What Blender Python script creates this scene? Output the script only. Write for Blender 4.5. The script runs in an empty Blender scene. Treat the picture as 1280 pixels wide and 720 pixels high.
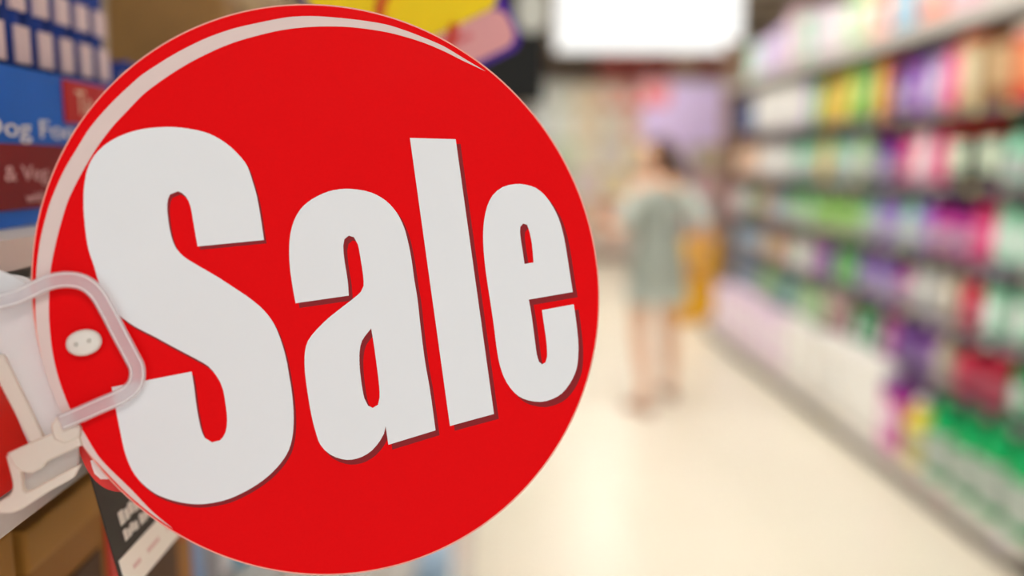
import bpy, bmesh, math, random
from mathutils import Vector, Matrix
random.seed(7)
SC = bpy.context.scene
COL = SC.collection
PI = math.pi

# ------------------------------------------------------------------ camera
FPX = 1100.0
PITCH = math.atan(157 / FPX)
YAW = math.atan(29 / FPX * math.cos(PITCH))
CAM = Vector((0, 0, 1.49))
cd = bpy.data.cameras.new('camera')
cd.sensor_width = 36.0
cd.lens = 36.0 * FPX / 1280.0
cd.clip_start = 0.01
cd.clip_end = 100
cd.dof.use_dof = True
cd.dof.focus_distance = 0.338
cd.dof.aperture_fstop = 2.6
cam = bpy.data.objects.new('camera', cd)
COL.objects.link(cam)
cam.location = CAM
cam.rotation_euler = (PI / 2 - PITCH, 0, -YAW)
SC.camera = cam
CR = cam.rotation_euler.to_matrix()
RT, UP, FW = CR @ Vector((1, 0, 0)), CR @ Vector((0, 1, 0)), CR @ Vector((0, 0, -1))

# ------------------------------------------------------------------ world, lights, exposure
w = bpy.data.worlds.new('world')
SC.world = w
w.use_nodes = True
w.node_tree.nodes['Background'].inputs[0].default_value = (0.93, 0.97, 1.0, 1)
w.node_tree.nodes['Background'].inputs[1].default_value = 1.0
SC.view_settings.view_transform = 'Standard'
SC.view_settings.look = 'None'
SC.view_settings.gamma = 1
SC.view_settings.use_curve_mapping = False
SC.view_settings.exposure = 0.25
CEIL_LIGHT = 21.0
BOX_LIGHT = 1.1


# ------------------------------------------------------------------ helpers
def lin(c):
    if isinstance(c, str):
        c = tuple(int(c[i:i + 2], 16) for i in (0, 2, 4))
    return tuple((v / 255 / 12.92) if v / 255 <= 0.04045 else ((v / 255 + 0.055) / 1.055) ** 2.4 for v in c)


MATS = {}


def mat(c, rough=0.5, metal=0.0, var=0.08, scale=30.0, spec=0.22, coat=0.0):
    key = (c, rough, metal, var, scale, spec, coat)
    if key in MATS:
        return MATS[key]
    m = bpy.data.materials.new('mat_' + str(c))
    m.use_nodes = True
    nt = m.node_tree
    b = nt.nodes['Principled BSDF']
    r, g, bl = lin(c)
    b.inputs['Roughness'].default_value = rough
    b.inputs['Metallic'].default_value = metal
    b.inputs['Specular IOR Level'].default_value = spec
    b.inputs['Coat Weight'].default_value = coat
    if var > 0:
        n = nt.nodes.new('ShaderNodeTexNoise')
        n.inputs['Scale'].default_value = scale
        tc = nt.nodes.new('ShaderNodeTexCoord')
        nt.links.new(tc.outputs['Object'], n.inputs['Vector'])
        mx = nt.nodes.new('ShaderNodeMix')
        mx.data_type = 'RGBA'
        mx.inputs[6].default_value = (r * (1 - var), g * (1 - var), bl * (1 - var), 1)
        mx.inputs[7].default_value = (min(1, r * (1 + var)), min(1, g * (1 + var)), min(1, bl * (1 + var)), 1)
        nt.links.new(n.outputs['Fac'], mx.inputs[0])
        nt.links.new(mx.outputs[2], b.inputs['Base Color'])
    else:
        b.inputs['Base Color'].default_value = (r, g, bl, 1)
    MATS[key] = m
    return m


def emis(c, s):
    m = bpy.data.materials.new('light_' + str(c))
    m.use_nodes = True
    nt = m.node_tree
    nt.nodes.remove(nt.nodes['Principled BSDF'])
    e = nt.nodes.new('ShaderNodeEmission')
    e.inputs[0].default_value = (*lin(c), 1)
    e.inputs[1].default_value = s
    nt.links.new(e.outputs[0], nt.nodes['Material Output'].inputs[0])
    return m


def frosted(c, alpha, rough=0.3):
    """translucent moulded plastic: part of the light goes straight through, the rest is scattered"""
    m = bpy.data.materials.new('frosted_plastic')
    m.use_nodes = True
    nt = m.node_tree
    b = nt.nodes['Principled BSDF']
    b.inputs['Base Color'].default_value = (*lin(c), 1)
    b.inputs['Roughness'].default_value = rough
    b.inputs['Subsurface Weight'].default_value = 0.0
    n = nt.nodes.new('ShaderNodeTexNoise')
    n.inputs['Scale'].default_value = 90
    mp = nt.nodes.new('ShaderNodeMapRange')
    mp.inputs[3].default_value = alpha - 0.05
    mp.inputs[4].default_value = alpha + 0.05
    nt.links.new(n.outputs['Fac'], mp.inputs[0])
    t = nt.nodes.new('ShaderNodeBsdfTranslucent')
    t.inputs[0].default_value = (*lin(c), 1)
    a = nt.nodes.new('ShaderNodeMixShader')
    a.inputs[0].default_value = 0.35
    nt.links.new(b.outputs[0], a.inputs[1])
    nt.links.new(t.outputs[0], a.inputs[2])
    tr = nt.nodes.new('ShaderNodeBsdfTransparent')
    mx = nt.nodes.new('ShaderNodeMixShader')
    lw = nt.nodes.new('ShaderNodeLayerWeight')
    lw.inputs[0].default_value = 0.35
    mxx = nt.nodes.new('ShaderNodeMath')
    mxx.operation = 'MAXIMUM'
    nt.links.new(mp.outputs[0], mxx.inputs[0])
    nt.links.new(lw.outputs['Facing'], mxx.inputs[1])
    nt.links.new(mxx.outputs[0], mx.inputs[0])
    nt.links.new(tr.outputs[0], mx.inputs[1])
    nt.links.new(a.outputs[0], mx.inputs[2])
    nt.links.new(mx.outputs[0], nt.nodes['Material Output'].inputs[0])
    return m


def tag(o, label=None, cat=None, group=None, kind=None):
    if label: o['label'] = label
    if cat: o['category'] = cat
    if group: o['group'] = group
    if kind: o['kind'] = kind
    return o


def obj(name, bm, m, parent=None, smooth=False, loc=None):
    me = bpy.data.meshes.new(name)
    bm.normal_update()
    bm.to_mesh(me)
    bm.free()
    if m is not None:
        me.materials.append(m)
    if smooth:
        for p in me.polygons: p.use_smooth = True
    o = bpy.data.objects.new(name, me)
    COL.objects.link(o)
    if loc is not None: o.location = loc
    if parent is not None: o.parent = parent
    return o


def empty(name, loc=(0, 0, 0), rz=0):
    o = bpy.data.objects.new(name, None)
    COL.objects.link(o)
    o.empty_display_size = 0.05
    o.location = loc
    o.rotation_euler = (0, 0, rz)
    return o


def box(bm, x0, x1, y0, y1, z0, z1, bev=0.0):
    r = bmesh.ops.create_cube(bm, size=1)
    for v in r['verts']:
        v.co = Vector(((x0 + x1) / 2 + v.co.x * (x1 - x0), (y0 + y1) / 2 + v.co.y * (y1 - y0), (z0 + z1) / 2 + v.co.z * (z1 - z0)))
    if bev > 0:
        es = list({e for v in r['verts'] for e in v.link_edges})
        bmesh.ops.bevel(bm, geom=es, offset=bev, segments=2, affect='EDGES', profile=0.6)
    return bm


def boxo(name, x0, x1, y0, y1, z0, z1, m, parent=None, bev=0.0):
    return obj(name, box(bmesh.new(), x0, x1, y0, y1, z0, z1, bev), m, parent)


def ring_pts(cx, cy, z, hx, hy, n, seg, a0=0.0, a1=2 * PI, closed=True):
    out = []
    k = seg if closed else seg + 1
    for i in range(k):
        a = a0 + (a1 - a0) * i / seg
        c, s = math.cos(a), math.sin(a)
        out.append(Vector((cx + hx * math.copysign(abs(c) ** (2 / n), c), cy + hy * math.copysign(abs(s) ** (2 / n), s), z)))
    return out


def loft(bm, secs, seg=20, cap=True, a0=0.0, a1=2 * PI):
    """secs: (z, hx, hy, exponent, cx, cy)"""
    closed = abs(a1 - a0 - 2 * PI) < 1e-6
    rings = []
    for s in secs:
        z, hx, hy, n = s[:4]
        cx, cy = (s[4], s[5]) if len(s) > 4 else (0, 0)
        rings.append([bm.verts.new(p) for p in ring_pts(cx, cy, z, hx, hy, n, seg, a0, a1, closed)])
    for a, b in zip(rings, rings[1:]):
        m = len(a)
        for i in range(m if closed else m - 1):
            j = (i + 1) % m
            bm.faces.new((a[i], a[j], b[j], b[i]))
    if cap and closed:
        bm.faces.new(list(reversed(rings[0])))
        bm.faces.new(rings[-1])
    return bm


def tube(bm, pts, rad, seg=10, cap=True):
    """round tube through points; rad a number or list"""
    pts = [Vector(p) for p in pts]
    rs = rad if isinstance(rad, (list, tuple)) else [rad] * len(pts)
    rings = []
    prev = None
    for i, p in enumerate(pts):
        d = (pts[min(i + 1, len(pts) - 1)] - pts[max(i - 1, 0)]).normalized()
        ref = prev if prev is not None else (Vector((0, 0, 1)) if abs(d.z) < 0.9 else Vector((1, 0, 0)))
        u = (ref - d * ref.dot(d)).normalized()
        prev = u
        v = d.cross(u)
        rings.append([bm.verts.new(p + (u * math.cos(2 * PI * k / seg) + v * math.sin(2 * PI * k / seg)) * rs[i]) for k in range(seg)])
    for a, b in zip(rings, rings[1:]):
        for i in range(seg):
            j = (i + 1) % seg
            bm.faces.new((a[i], a[j], b[j], b[i]))
    if cap:
        bm.faces.new(list(reversed(rings[0])))
        bm.faces.new(rings[-1])
    return bm


def ordinal(n):
    words = ['', 'first', 'second', 'third', 'fourth', 'fifth', 'sixth', 'seventh', 'eighth', 'ninth', 'tenth', 'eleventh', 'twelfth']
    return words[n] if n < len(words) else '%d%s' % (n, 'th' if n % 100 in (11, 12, 13) else {1: 'st', 2: 'nd', 3: 'rd'}.get(n % 10, 'th'))


# ------------------------------------------------------------------ room shell
CEIL = 3.30


def floor_material():
    m = bpy.data.materials.new('cream_floor')
    m.use_nodes = True
    nt = m.node_tree
    b = nt.nodes['Principled BSDF']
    b.inputs['Roughness'].default_value = 0.32
    tc = nt.nodes.new('ShaderNodeTexCoord')
    br = nt.nodes.new('ShaderNodeTexBrick')
    br.inputs['Scale'].default_value = 1.0
    br.offset = 0.0
    br.inputs['Brick Width'].default_value = 0.6
    br.inputs['Row Height'].default_value = 0.6
    br.inputs['Mortar Size'].default_value = 0.003
    br.inputs['Color1'].default_value = (*lin('f0e7d4'), 1)
    br.inputs['Color2'].default_value = (*lin('ede4d0'), 1)
    br.inputs['Mortar'].default_value = (*lin('dfd5bd'), 1)
    nt.links.new(tc.outputs['Object'], br.inputs['Vector'])
    nt.links.new(br.outputs['Color'], b.inputs['Base Color'])
    return m


tag(boxo('floor', -3.0, 4.6, -3.0, 14.3, -0.06, 0.0, floor_material()), 'cream tiled shop floor', kind='structure')
tag(boxo('ceiling', -3.0, 4.6, -3.0, 14.3, CEIL, CEIL + 0.06, mat('b8ada0', 0.8)), 'brown grey shop ceiling', kind='structure')
tag(boxo('wall_right', 4.6, 4.7, -3.0, 14.3, 0, CEIL, mat('b5a898', 0.8)), kind='structure')
tag(boxo('wall_left', -3.1, -3.0, -3.0, 14.3, 0, CEIL, mat('b5a898', 0.8)), kind='structure')
tag(boxo('wall_back', -3.0, 4.6, 14.3, 14.4, 0, CEIL, mat('a08c7c', 0.8)), kind='structure')
for k, y in enumerate((1.6, 4.0, 6.4, 7.5, 8.7, 9.8, 10.9, 12.0, 13.1)):
    tag(boxo('trim_%d' % (k + 1), -3.0, 4.6, y, y + 0.16, CEIL - 0.10, CEIL, mat('857c73', 0.7)), 'dark ceiling beam across the aisle', kind='structure')

# ceiling lights; several out-of-view panels are added to brighten shelving and far end
LIGHT_M = emis('fffcf6', CEIL_LIGHT)
for k, (x, y) in enumerate(((0.75, -1.8), (0.75, 1.6), (0.9, 3.2), (0.9, 4.8), (0.9, 7.0), (-1.1, 2.4), (-1.1, 4.2), (-1.1, 6.0), (3.0, 3.2), (1.45, 8.6), (1.6, 10.5), (1.75, 11.6), (-0.6, 9.0))):
    t = empty('ceiling_fill_light', (x, y, CEIL))
    tag(t, 'long white light panel added under the ceiling, ' + ('above the aisle' if 0 < x < 2 else 'over the shelving') + ', %s along the shop' % ordinal(k + 1), 'light', 'ceiling light panels')
    bm = bmesh.new()
    for s in (-1, 1):
        box(bm, s * 0.62 - 0.015, s * 0.62 + 0.015, -0.2, 0.2, -0.075, 0)
        box(bm, -0.605, 0.605, s * 0.185 - 0.015, s * 0.185 + 0.015, -0.075, 0)
    obj('frame', bm, mat('d8d4cc', 0.4), t)
    boxo('diffuser', -0.603, 0.603, -0.169, 0.169, -0.06, -0.03, LIGHT_M, t)

# large luminous lightbox hanging over the aisle
t = empty('hanging_lightbox', (1.415, 8.0, 3.1))
tag(t, 'large glowing white rectangular lightbox hanging across the aisle under the ceiling', 'light')
boxo('housing', -0.83, 0.83, -0.04, 0.10, -0.65, 0.0, mat('b8b2a8', 0.5), t)
boxo('diffuser', -0.815, 0.815, -0.06, -0.042, -0.635, -0.012, emis('fffefa', BOX_LIGHT), t, bev=0.004)
for s in (-0.6, 0.6):
    obj('hanging_rod', tube(bmesh.new(), [(s, 0.03, 0), (s, 0.03, CEIL - 3.1)], 0.008), mat('8b8580', 0.3, 1.0), t)

# ------------------------------------------------------------------ right shelving
LV = [0.13, 0.47, 0.77, 1.07, 1.39, 1.72, 2.13]
SHELF_WORDS = ['bottom', 'sixth', 'fifth', 'fourth', 'third', 'second', 'top']
FX, BX = 2.05, 1.88
Y0, Y1 = 2.90, 7.58
metal_c = mat('cfc8bf', 0.4)
dark_c = mat('3b342f', 0.6)
rail_c = mat('75687a', 0.5)
bays = 4
bl = (Y1 - Y0) / bays
tag_cols = ['f4f0ea', 'e9d9ef', 'f6e9a0', 'f4f0ea', 'e8a9b4']
bay_word = ['nearest the camera', 'second from the camera', 'third from the camera', 'at the far end']
for b in range(bays):
    ya, yb = Y0 + b * bl, Y0 + (b + 1) * bl
    t = empty('shelving_bay', (FX + 0.25, (ya + yb) / 2, 0))
    tag(t, 'tall shop shelving bay along the right side of the aisle, ' + bay_word[b], 'shelf', 'shelving bays on the right')
    L = bl / 2
    boxo('back_panel', 0.24, 0.27, -L, L, 0, 2.12, mat('6a5c66', 0.6), t)
    for s in ((-1,) if b < bays - 1 else (-1, 1)):
        boxo('upright', 0.215, 0.24, s * (L - 0.015) - 0.015, s * (L - 0.015) + 0.015, 0.0, 2.07, dark_c, t)
    for li, z in enumerate(LV):
        fx = (BX if li == 0 else FX) - (FX + 0.25)
        if li == 6:
            boxo('shelf_board', fx, 0.24, -L, L, z - 0.025, z, metal_c, t)
            boxo('fascia', fx - 0.02, fx, -L, L, z - 0.055, z + 0.012, mat('c9c3bb', 0.4), t)
        else:
            boxo('shelf_board', fx, 0.24, -L, L, z - 0.02, z, metal_c if li == 0 else mat('5a4e56', 0.5), t)
            r = boxo('price_rail', fx - 0.012, fx, -L, L, z - (0.04 if li == 0 else 0.024), z + 0.001, mat('dad4cc', 0.4) if li == 0 else rail_c, t)
            for q in range(5):
                yy = -L + 0.12 + q * 0.225 + random.uniform(-0.03, 0.03)
                boxo('price_tag', fx - 0.015, fx - 0.012, yy - 0.03, yy + 0.03, z - 0.023, z - 0.002, mat(random.choice(tag_cols), 0.4), r)
    boxo('kick_plate', BX - FX - 0.25 + 0.02, 0.24, -L, L, 0.0, LV[0] - 0.045, mat('77706a', 0.5), t)

t = empty('end_panel', (FX + 0.1, Y1 + 0.05, 0))
tag(t, 'tall brown end panel closing the far end of the right shelving', 'panel')
boxo('panel_board', -0.12, 0.17, -0.03, 0.03, 0, 2.5, mat('8a6a55', 0.6, scale=6), t, 0.004)
boxo('edge_strip', -0.14, -0.12, -0.035, 0.035, 0, 2.5, mat('a98f7c', 0.5), t)


# ------------------------------------------------------------------ product meshes
def mesh_of(bm, name, smooth=True):
    me = bpy.data.meshes.new(name)
    bm.normal_update()
    bm.to_mesh(me)
    bm.free()
    me.materials.append(None)
    if smooth:
        for p in me.polygons: p.use_smooth = True
    return me


A0, A1 = PI * 0.52, PI * 1.50     # the side facing -x and round both corners


def shell(z0, z1, hx, hy, n, cx=0.0):
    bm = bmesh.new()
    loft(bm, [(z0, hx, hy, n, cx, 0), (z1, hx, hy, n, cx, 0)], 12, False, A0, A1)
    bmesh.ops.solidify(bm, geom=bm.faces[:], thickness=0.0015)
    return bm


P = {}
# detergent bottle: 0.30 tall
bm = loft(bmesh.new(), [(0, .034, .058, 3.2), (.008, .040, .066, 3.2), (.15, .040, .066, 3.0), (.19, .037, .060, 2.6), (.225, .028, .040, 2.2), (.245, .019, .021, 2), (.258, .018, .018, 2)])
P['detergent bottle'] = dict(w=.145, h=.30, d=.042, parts=[('body', mesh_of(bm, 'bottle_body'), 'b'),
    ('label', mesh_of(shell(.045, .150, .0415, .0675, 3.1), 'bottle_label', False), 'l'),
    ('cap', mesh_of(loft(bmesh.new(), [(.252, .023, .023, 2), (.256, .025, .025, 2), (.292, .023, .023, 2), (.298, .018, .018, 2)], 16), 'bottle_cap'), 'c')])
# jug with side handle: 0.33
bm = loft(bmesh.new(), [(0, .055, .075, 3.5), (.01, .062, .084, 3.5), (.19, .062, .084, 3.2), (.235, .052, .066, 2.6), (.27, .034, .036, 2.2), (.29, .024, .024, 2), (.305, .024, .024, 2)])
hb = tube(bmesh.new(), [(0, .062, .20), (0, .086, .225), (0, .084, .27), (0, .055, .292), (0, .015, .293)], .010, 8)
P['jug'] = dict(w=.19, h=.34, d=.065, parts=[('body', mesh_of(bm, 'jug_body'), 'b'),
    ('label', mesh_of(shell(.04, .19, .0635, .0855, 3.4), 'jug_label', False), 'l'),
    ('handle', mesh_of(hb, 'jug_handle'), 'b'),
    ('cap', mesh_of(loft(bmesh.new(), [(.298, .029, .029, 2), (.302, .031, .031, 2), (.33, .029, .029, 2), (.338, .022, .022, 2)], 16), 'jug_cap'), 'c')])
# refill pouch: 0.27
bm = loft(bmesh.new(), [(0, .030, .070, 2.6), (.01, .036, .076, 2.6), (.08, .038, .074, 2.4), (.18, .026, .074, 2.4), (.235, .008, .076, 3), (.262, .003, .077, 5), (.27, .003, .077, 5)])
P['refill pouch'] = dict(w=.165, h=.27, d=.04, parts=[('body', mesh_of(bm, 'pouch_body'), 'b'),
    ('label', mesh_of(loft(bmesh.new(), [(.045, .0405, .055, 2.4), (.10, .0405, .060, 2.4), (.165, .032, .058, 2.4), (.19, .028, .045, 2.4)], 12, False, A0, A1), 'pouch_label'), 'l'),
    ('spout', mesh_of(loft(bmesh.new(), [(.255, .009, .009, 2, 0, .045), (.285, .009, .009, 2, 0, .045), (.29, .006, .006, 2, 0, .045)], 12), 'pouch_spout'), 'c')])
# carton: 0.27
P['carton'] = dict(w=.19, h=.27, d=.055, parts=[('body', mesh_of(box(bmesh.new(), -.05, .05, -.09, .09, 0, .27, .003), 'carton_body', False), 'b'),
    ('label', mesh_of(box(bmesh.new(), -.0515, -.0501, -.066, .066, .06, .20), 'carton_label', False), 'l'),
    ('lid_flap', mesh_of(box(bmesh.new(), -.052, .052, -.092, .092, .235, .272, .003), 'carton_flap', False), 'c')])
# wrapped pack: 0.30
bm = bmesh.new()
box(bm, -.10, .10, -.14, .14, 0, .29, .035)
P['wrapped pack'] = dict(w=.29, h=.29, d=.11, parts=[('body', mesh_of(bm, 'pack_body'), 'b'),
    ('label', mesh_of(loft(bmesh.new(), [(.07, .102, .09, 8), (.21, .102, .09, 8)], 12, False, A0, A1), 'pack_label'), 'l'),
    ('seam', mesh_of(box(bmesh.new(), -.06, .06, -.145, -.139, .12, .16), 'pack_seam', False), 'c')])
# spray bottle: 0.29
bm = loft(bmesh.new(), [(0, .028, .044, 3), (.006, .032, .048, 3), (.13, .032, .048, 2.8), (.17, .022, .030, 2.3), (.205, .013, .014, 2), (.225, .013, .014, 2)])
hd = box(bmesh.new(), -.012, .012, -.035, .03, .245, .275, .004)
tube(hd, [(0, 0, .222), (0, 0, .25)], .014, 12)
tube(hd, [(0, -.035, .262), (0, -.05, .262)], .007, 8)
tube(hd, [(0, -.018, .25), (0, -.028, .22), (0, -.026, .20)], .005, 6)
P['spray bottle'] = dict(w=.11, h=.28, d=.034, parts=[('body', mesh_of(bm, 'spray_body'), 'b'),
    ('label', mesh_of(shell(.03, .125, .0335, .0495, 2.9), 'spray_label', False), 'l'),
    ('trigger_head', mesh_of(hd, 'spray_head', False), 'c')])


def setmat(o, m):
    o.material_slots[0].link = 'OBJECT'
    o.material_slots[0].material = m


def product(kind, loc, rz, cols, label, group, sx=1, sy=1, sz=1):
    root = None
    for pn, me, ck in P[kind]['parts']:
        o = bpy.data.objects.new(kind.replace(' ', '_') if pn == 'body' else pn, me)
        COL.objects.link(o)
        setmat(o, mat(cols[ck], 0.35, var=0.06, scale=12, coat=0.08 if ck == 'b' else 0))
        if root is None:
            root = o
            o.location = loc
            o.rotation_euler = (0, 0, rz)
            o.scale = (sx, sy, sz)
            tag(o, label, {'detergent bottle': 'bottle', 'jug': 'jug', 'refill pouch': 'pouch', 'carton': 'box', 'wrapped pack': 'pack', 'spray bottle': 'bottle'}[kind], group)
        else:
            o.parent = root
    return root


# colour words -> (body, label, cap)
CW = {
    'white': ('f2f0ea', 'f8f8f6', 'cfdfe6'), 'off-white': ('ece4d6', 'e8b8c0', 'f4f4f0'), 'pale pink': ('fbd0dc', 'fdf6f6', 'd88fa8'),
    'salmon': ('fba088', 'fbeee8', 'e05a4a'), 'teal blue': ('46b0d6', 'e6f4fa', '2d6f9a'), 'pale green': ('a8e292', 'f8fbf0', '6fae5a'),
    'lavender': ('dcc4f0', 'f8f2fb', 'a98ac6'), 'mint': ('a4e6c4', 'fafcfa', '4fae86'), 'lilac': ('b9a6d6', 'e8e2f2', '8c78c0'),
    'brown': ('8a5a34', 'd6b489', '5a3a22'), 'beige': ('c9b184', 'e6d7b4', 'd0573c'), 'hot pink': ('f21f7c', 'f68ab4', 'f4dfe4'),
    'purple': ('8a35b8', 'd6b4ea', 'e8e2ee'), 'dark purple': ('5a2a98', 'e6d8f2', 'e04a90'), 'violet': ('9a68dc', 'f6f0fb', 'f4f0f8'),
    'green': ('14a84e', 'c4f0a8', 'e9f2e4'), 'yellow-green': ('a8c83a', 'e2ea8a', '4f9a3a'), 'orange': ('e88a2a', 'f6cf6a', 'd84a2a'),
    'golden yellow': ('e6b422', 'f6e08a', '2f9a50'), 'navy': ('26407a', '6f8fbe', 'c9d4e2'), 'black': ('1f1a1a', 'dfeed4', 'b83222'),
    'peach': ('f0c09a', 'f6e4d4', 'e69a6a'), 'lime': ('82d42a', 'eefad0', 'f2f6e6'), 'blue grey': ('9ab4cc', 'eef2f6', '5f7690'),
    'tan': ('c8a47c', 'ecdcc4', 'a87a50'), 'dark green': ('12704a', '9cc8a8', 'e0e6d8'), 'magenta': ('d235a8', 'f8dcf0', '7a2a8a'),
    'crimson': ('f41f50', 'f88aa4', 'f4e8ea'), 'maroon': ('9a3a48', 'e6d0cc', 'e2d4cc'), 'teal': ('3aa8b0', 'd8f2ee', 'e4f0ee'),
    'jade green': ('0fae62', 'f4faf4', '0f7a48'), 'cream': ('e8dcc4', 'f8f2e6', 'd6c09a'), 'light yellow': ('f0da4a', 'f8f4c8', 'f4f4f0'),
    'pink lavender': ('f0d8ee', 'fbf5fa', 'd4a6cc'), 'bright red': ('d8301f', 'f2a070', 'f2e2d0'), 'grey': ('a3a0a4', 'd8d6da', '77757a')}
# for each shelf: (far limit of the block along the aisle, kind, colour)
BL = {
    6: [(3.5, 'wrapped pack', 'off-white'), (3.8, 'wrapped pack', 'white'), (4.02, 'wrapped pack', 'pale pink'), (4.3, 'wrapped pack', 'salmon'), (4.55, 'wrapped pack', 'teal blue'),
        (4.85, 'wrapped pack', 'salmon'), (5.1, 'wrapped pack', 'pale green'), (5.4, 'wrapped pack', 'white'), (5.75, 'wrapped pack', 'pink lavender'), (6.0, 'wrapped pack', 'mint'),
        (6.4, 'wrapped pack', 'pale pink'), (6.9, 'wrapped pack', 'lavender'), (9, 'wrapped pack', 'mint')],
    5: [(3.45, 'carton', 'bright red'), (3.72, 'carton', 'brown'), (3.95, 'carton', 'beige'), (4.28, 'refill pouch', 'hot pink'), (4.48, 'refill pouch', 'purple'), (4.68, 'detergent bottle', 'dark purple'),
        (4.82, 'refill pouch', 'orange'), (5.02, 'refill pouch', 'green'), (5.2, 'refill pouch', 'yellow-green'), (5.45, 'refill pouch', 'golden yellow'), (5.85, 'refill pouch', 'green'),
        (7.1, 'wrapped pack', 'white'), (9, 'refill pouch', 'navy')],
    4: [(3.5, 'detergent bottle', 'mint'), (3.92, 'carton', 'black'), (4.15, 'refill pouch', 'hot pink'), (4.32, 'refill pouch', 'pale pink'), (4.45, 'detergent bottle', 'hot pink'), (4.75, 'detergent bottle', 'dark purple'),
        (4.98, 'detergent bottle', 'pale green'), (5.35, 'detergent bottle', 'mint'), (5.6, 'refill pouch', 'golden yellow'), (6.0, 'detergent bottle', 'mint'), (6.85, 'refill pouch', 'white'), (9, 'refill pouch', 'peach')],
    3: [(3.62, 'refill pouch', 'mint'), (3.78, 'refill pouch', 'hot pink'), (4.0, 'detergent bottle', 'magenta'), (4.22, 'detergent bottle', 'violet'), (4.4, 'detergent bottle', 'hot pink'), (4.72, 'detergent bottle', 'violet'),
        (4.9, 'detergent bottle', 'mint'), (5.1, 'spray bottle', 'lime'), (5.7, 'spray bottle', 'lime'), (6.1, 'spray bottle', 'pale green'), (6.45, 'spray bottle', 'blue grey'), (6.85, 'refill pouch', 'tan'), (7.15, 'detergent bottle', 'dark green'), (9, 'refill pouch', 'pale pink')],
    2: [(3.25, 'refill pouch', 'yellow-green'), (3.5, 'refill pouch', 'mint'), (3.78, 'detergent bottle', 'crimson'), (3.95, 'detergent bottle', 'cream'), (4.2, 'detergent bottle', 'violet'), (4.42, 'detergent bottle', 'magenta'),
        (4.9, 'detergent bottle', 'violet'), (5.3, 'refill pouch', 'green'), (5.6, 'detergent bottle', 'purple'), (6.1, 'refill pouch', 'pale pink'), (6.7, 'refill pouch', 'tan'), (9, 'detergent bottle', 'blue grey')],
    1: [(3.45, 'refill pouch', 'jade green'), (3.85, 'jug', 'crimson'), (4.0, 'detergent bottle', 'cream'), (4.38, 'jug', 'purple'), (4.6, 'refill pouch', 'magenta'), (4.98, 'refill pouch', 'jade green'),
        (5.35, 'carton', 'maroon'), (5.9, 'refill pouch', 'pale green'), (6.2, 'detergent bottle', 'teal'), (6.6, 'detergent bottle', 'pale green'), (9, 'detergent bottle', 'blue grey')],
    0: [(3.68, 'jug', 'jade green'), (3.85, 'jug', 'light yellow'), (3.98, 'carton', 'magenta'), (5.4, 'wrapped pack', 'white'), (9, 'wrapped pack', 'pink lavender')]}
GAP = [0.425, 0.28, 0.28, 0.29, 0.31, 0.37, 0.5]
plural = {'detergent bottle': 'detergent bottles', 'jug': 'jugs', 'refill pouch': 'refill pouches', 'carton': 'cartons', 'wrapped pack': 'wrapped packs', 'spray bottle': 'spray bottles'}
for li in range(7):
    spots = []
    y = Y0 + 0.03
    blocks = BL[li]
    while True:
        kind, cw = next((k, c) for lim, k, c in blocks if y < lim)
        p = P[kind]
        sc = random.uniform(0.94, 1.04)
        wd = p['w'] * sc
        if kind != 'wrapped pack' and li and cw != 'black' and random.random() < 0.09: cw = random.choice(('white', 'lilac', cw, 'mint' if li in (1, 2, 3) else 'pale pink'))
        if y + wd > Y1 - 0.02: break
        hmax = GAP[li] - 0.028
        h = min(hmax * random.uniform(0.88, 1.0), p['h'] * (1.4 if kind != 'wrapped pack' else 1.5)) if li < 6 else p['h'] * random.choice((1.0, 1.15, 1.3, 1.45))
        if li == 0 and kind == 'carton': h = 0.31
        if cw == 'light yellow': h = 0.30
        spots.append((y + wd / 2, kind, cw, sc, h / (p['h'] + .003 * (kind == 'refill pouch') * 6)))
        y += wd + (0.006 if kind == 'wrapped pack' else random.uniform(0.008, 0.03))
    n = len(spots)
    for i, (yy, kind, cw, sc, sz) in enumerate(spots):
        far = n - i
        cols = dict(zip('blc', CW[cw]))
        fx = (BX if li == 0 else FX) + 0.02 + P[kind]['d'] * (1.05 if (li or kind != 'wrapped pack') else .58) + random.uniform(0, 0.03 if li else 0.004)
        lab = '%s %s on the %s shelf at right, %s from far end' % (cw, kind, SHELF_WORDS[li], ordinal(far))
        product(kind, (fx, yy, LV[li] + 0.0005), random.uniform(-0.05, 0.05), cols, lab, '%s on the %s shelf at right' % (plural[kind], SHELF_WORDS[li]), 0.55 if (li == 0 and kind == 'wrapped pack') else 1.0, sc * 0.97, sz)

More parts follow.
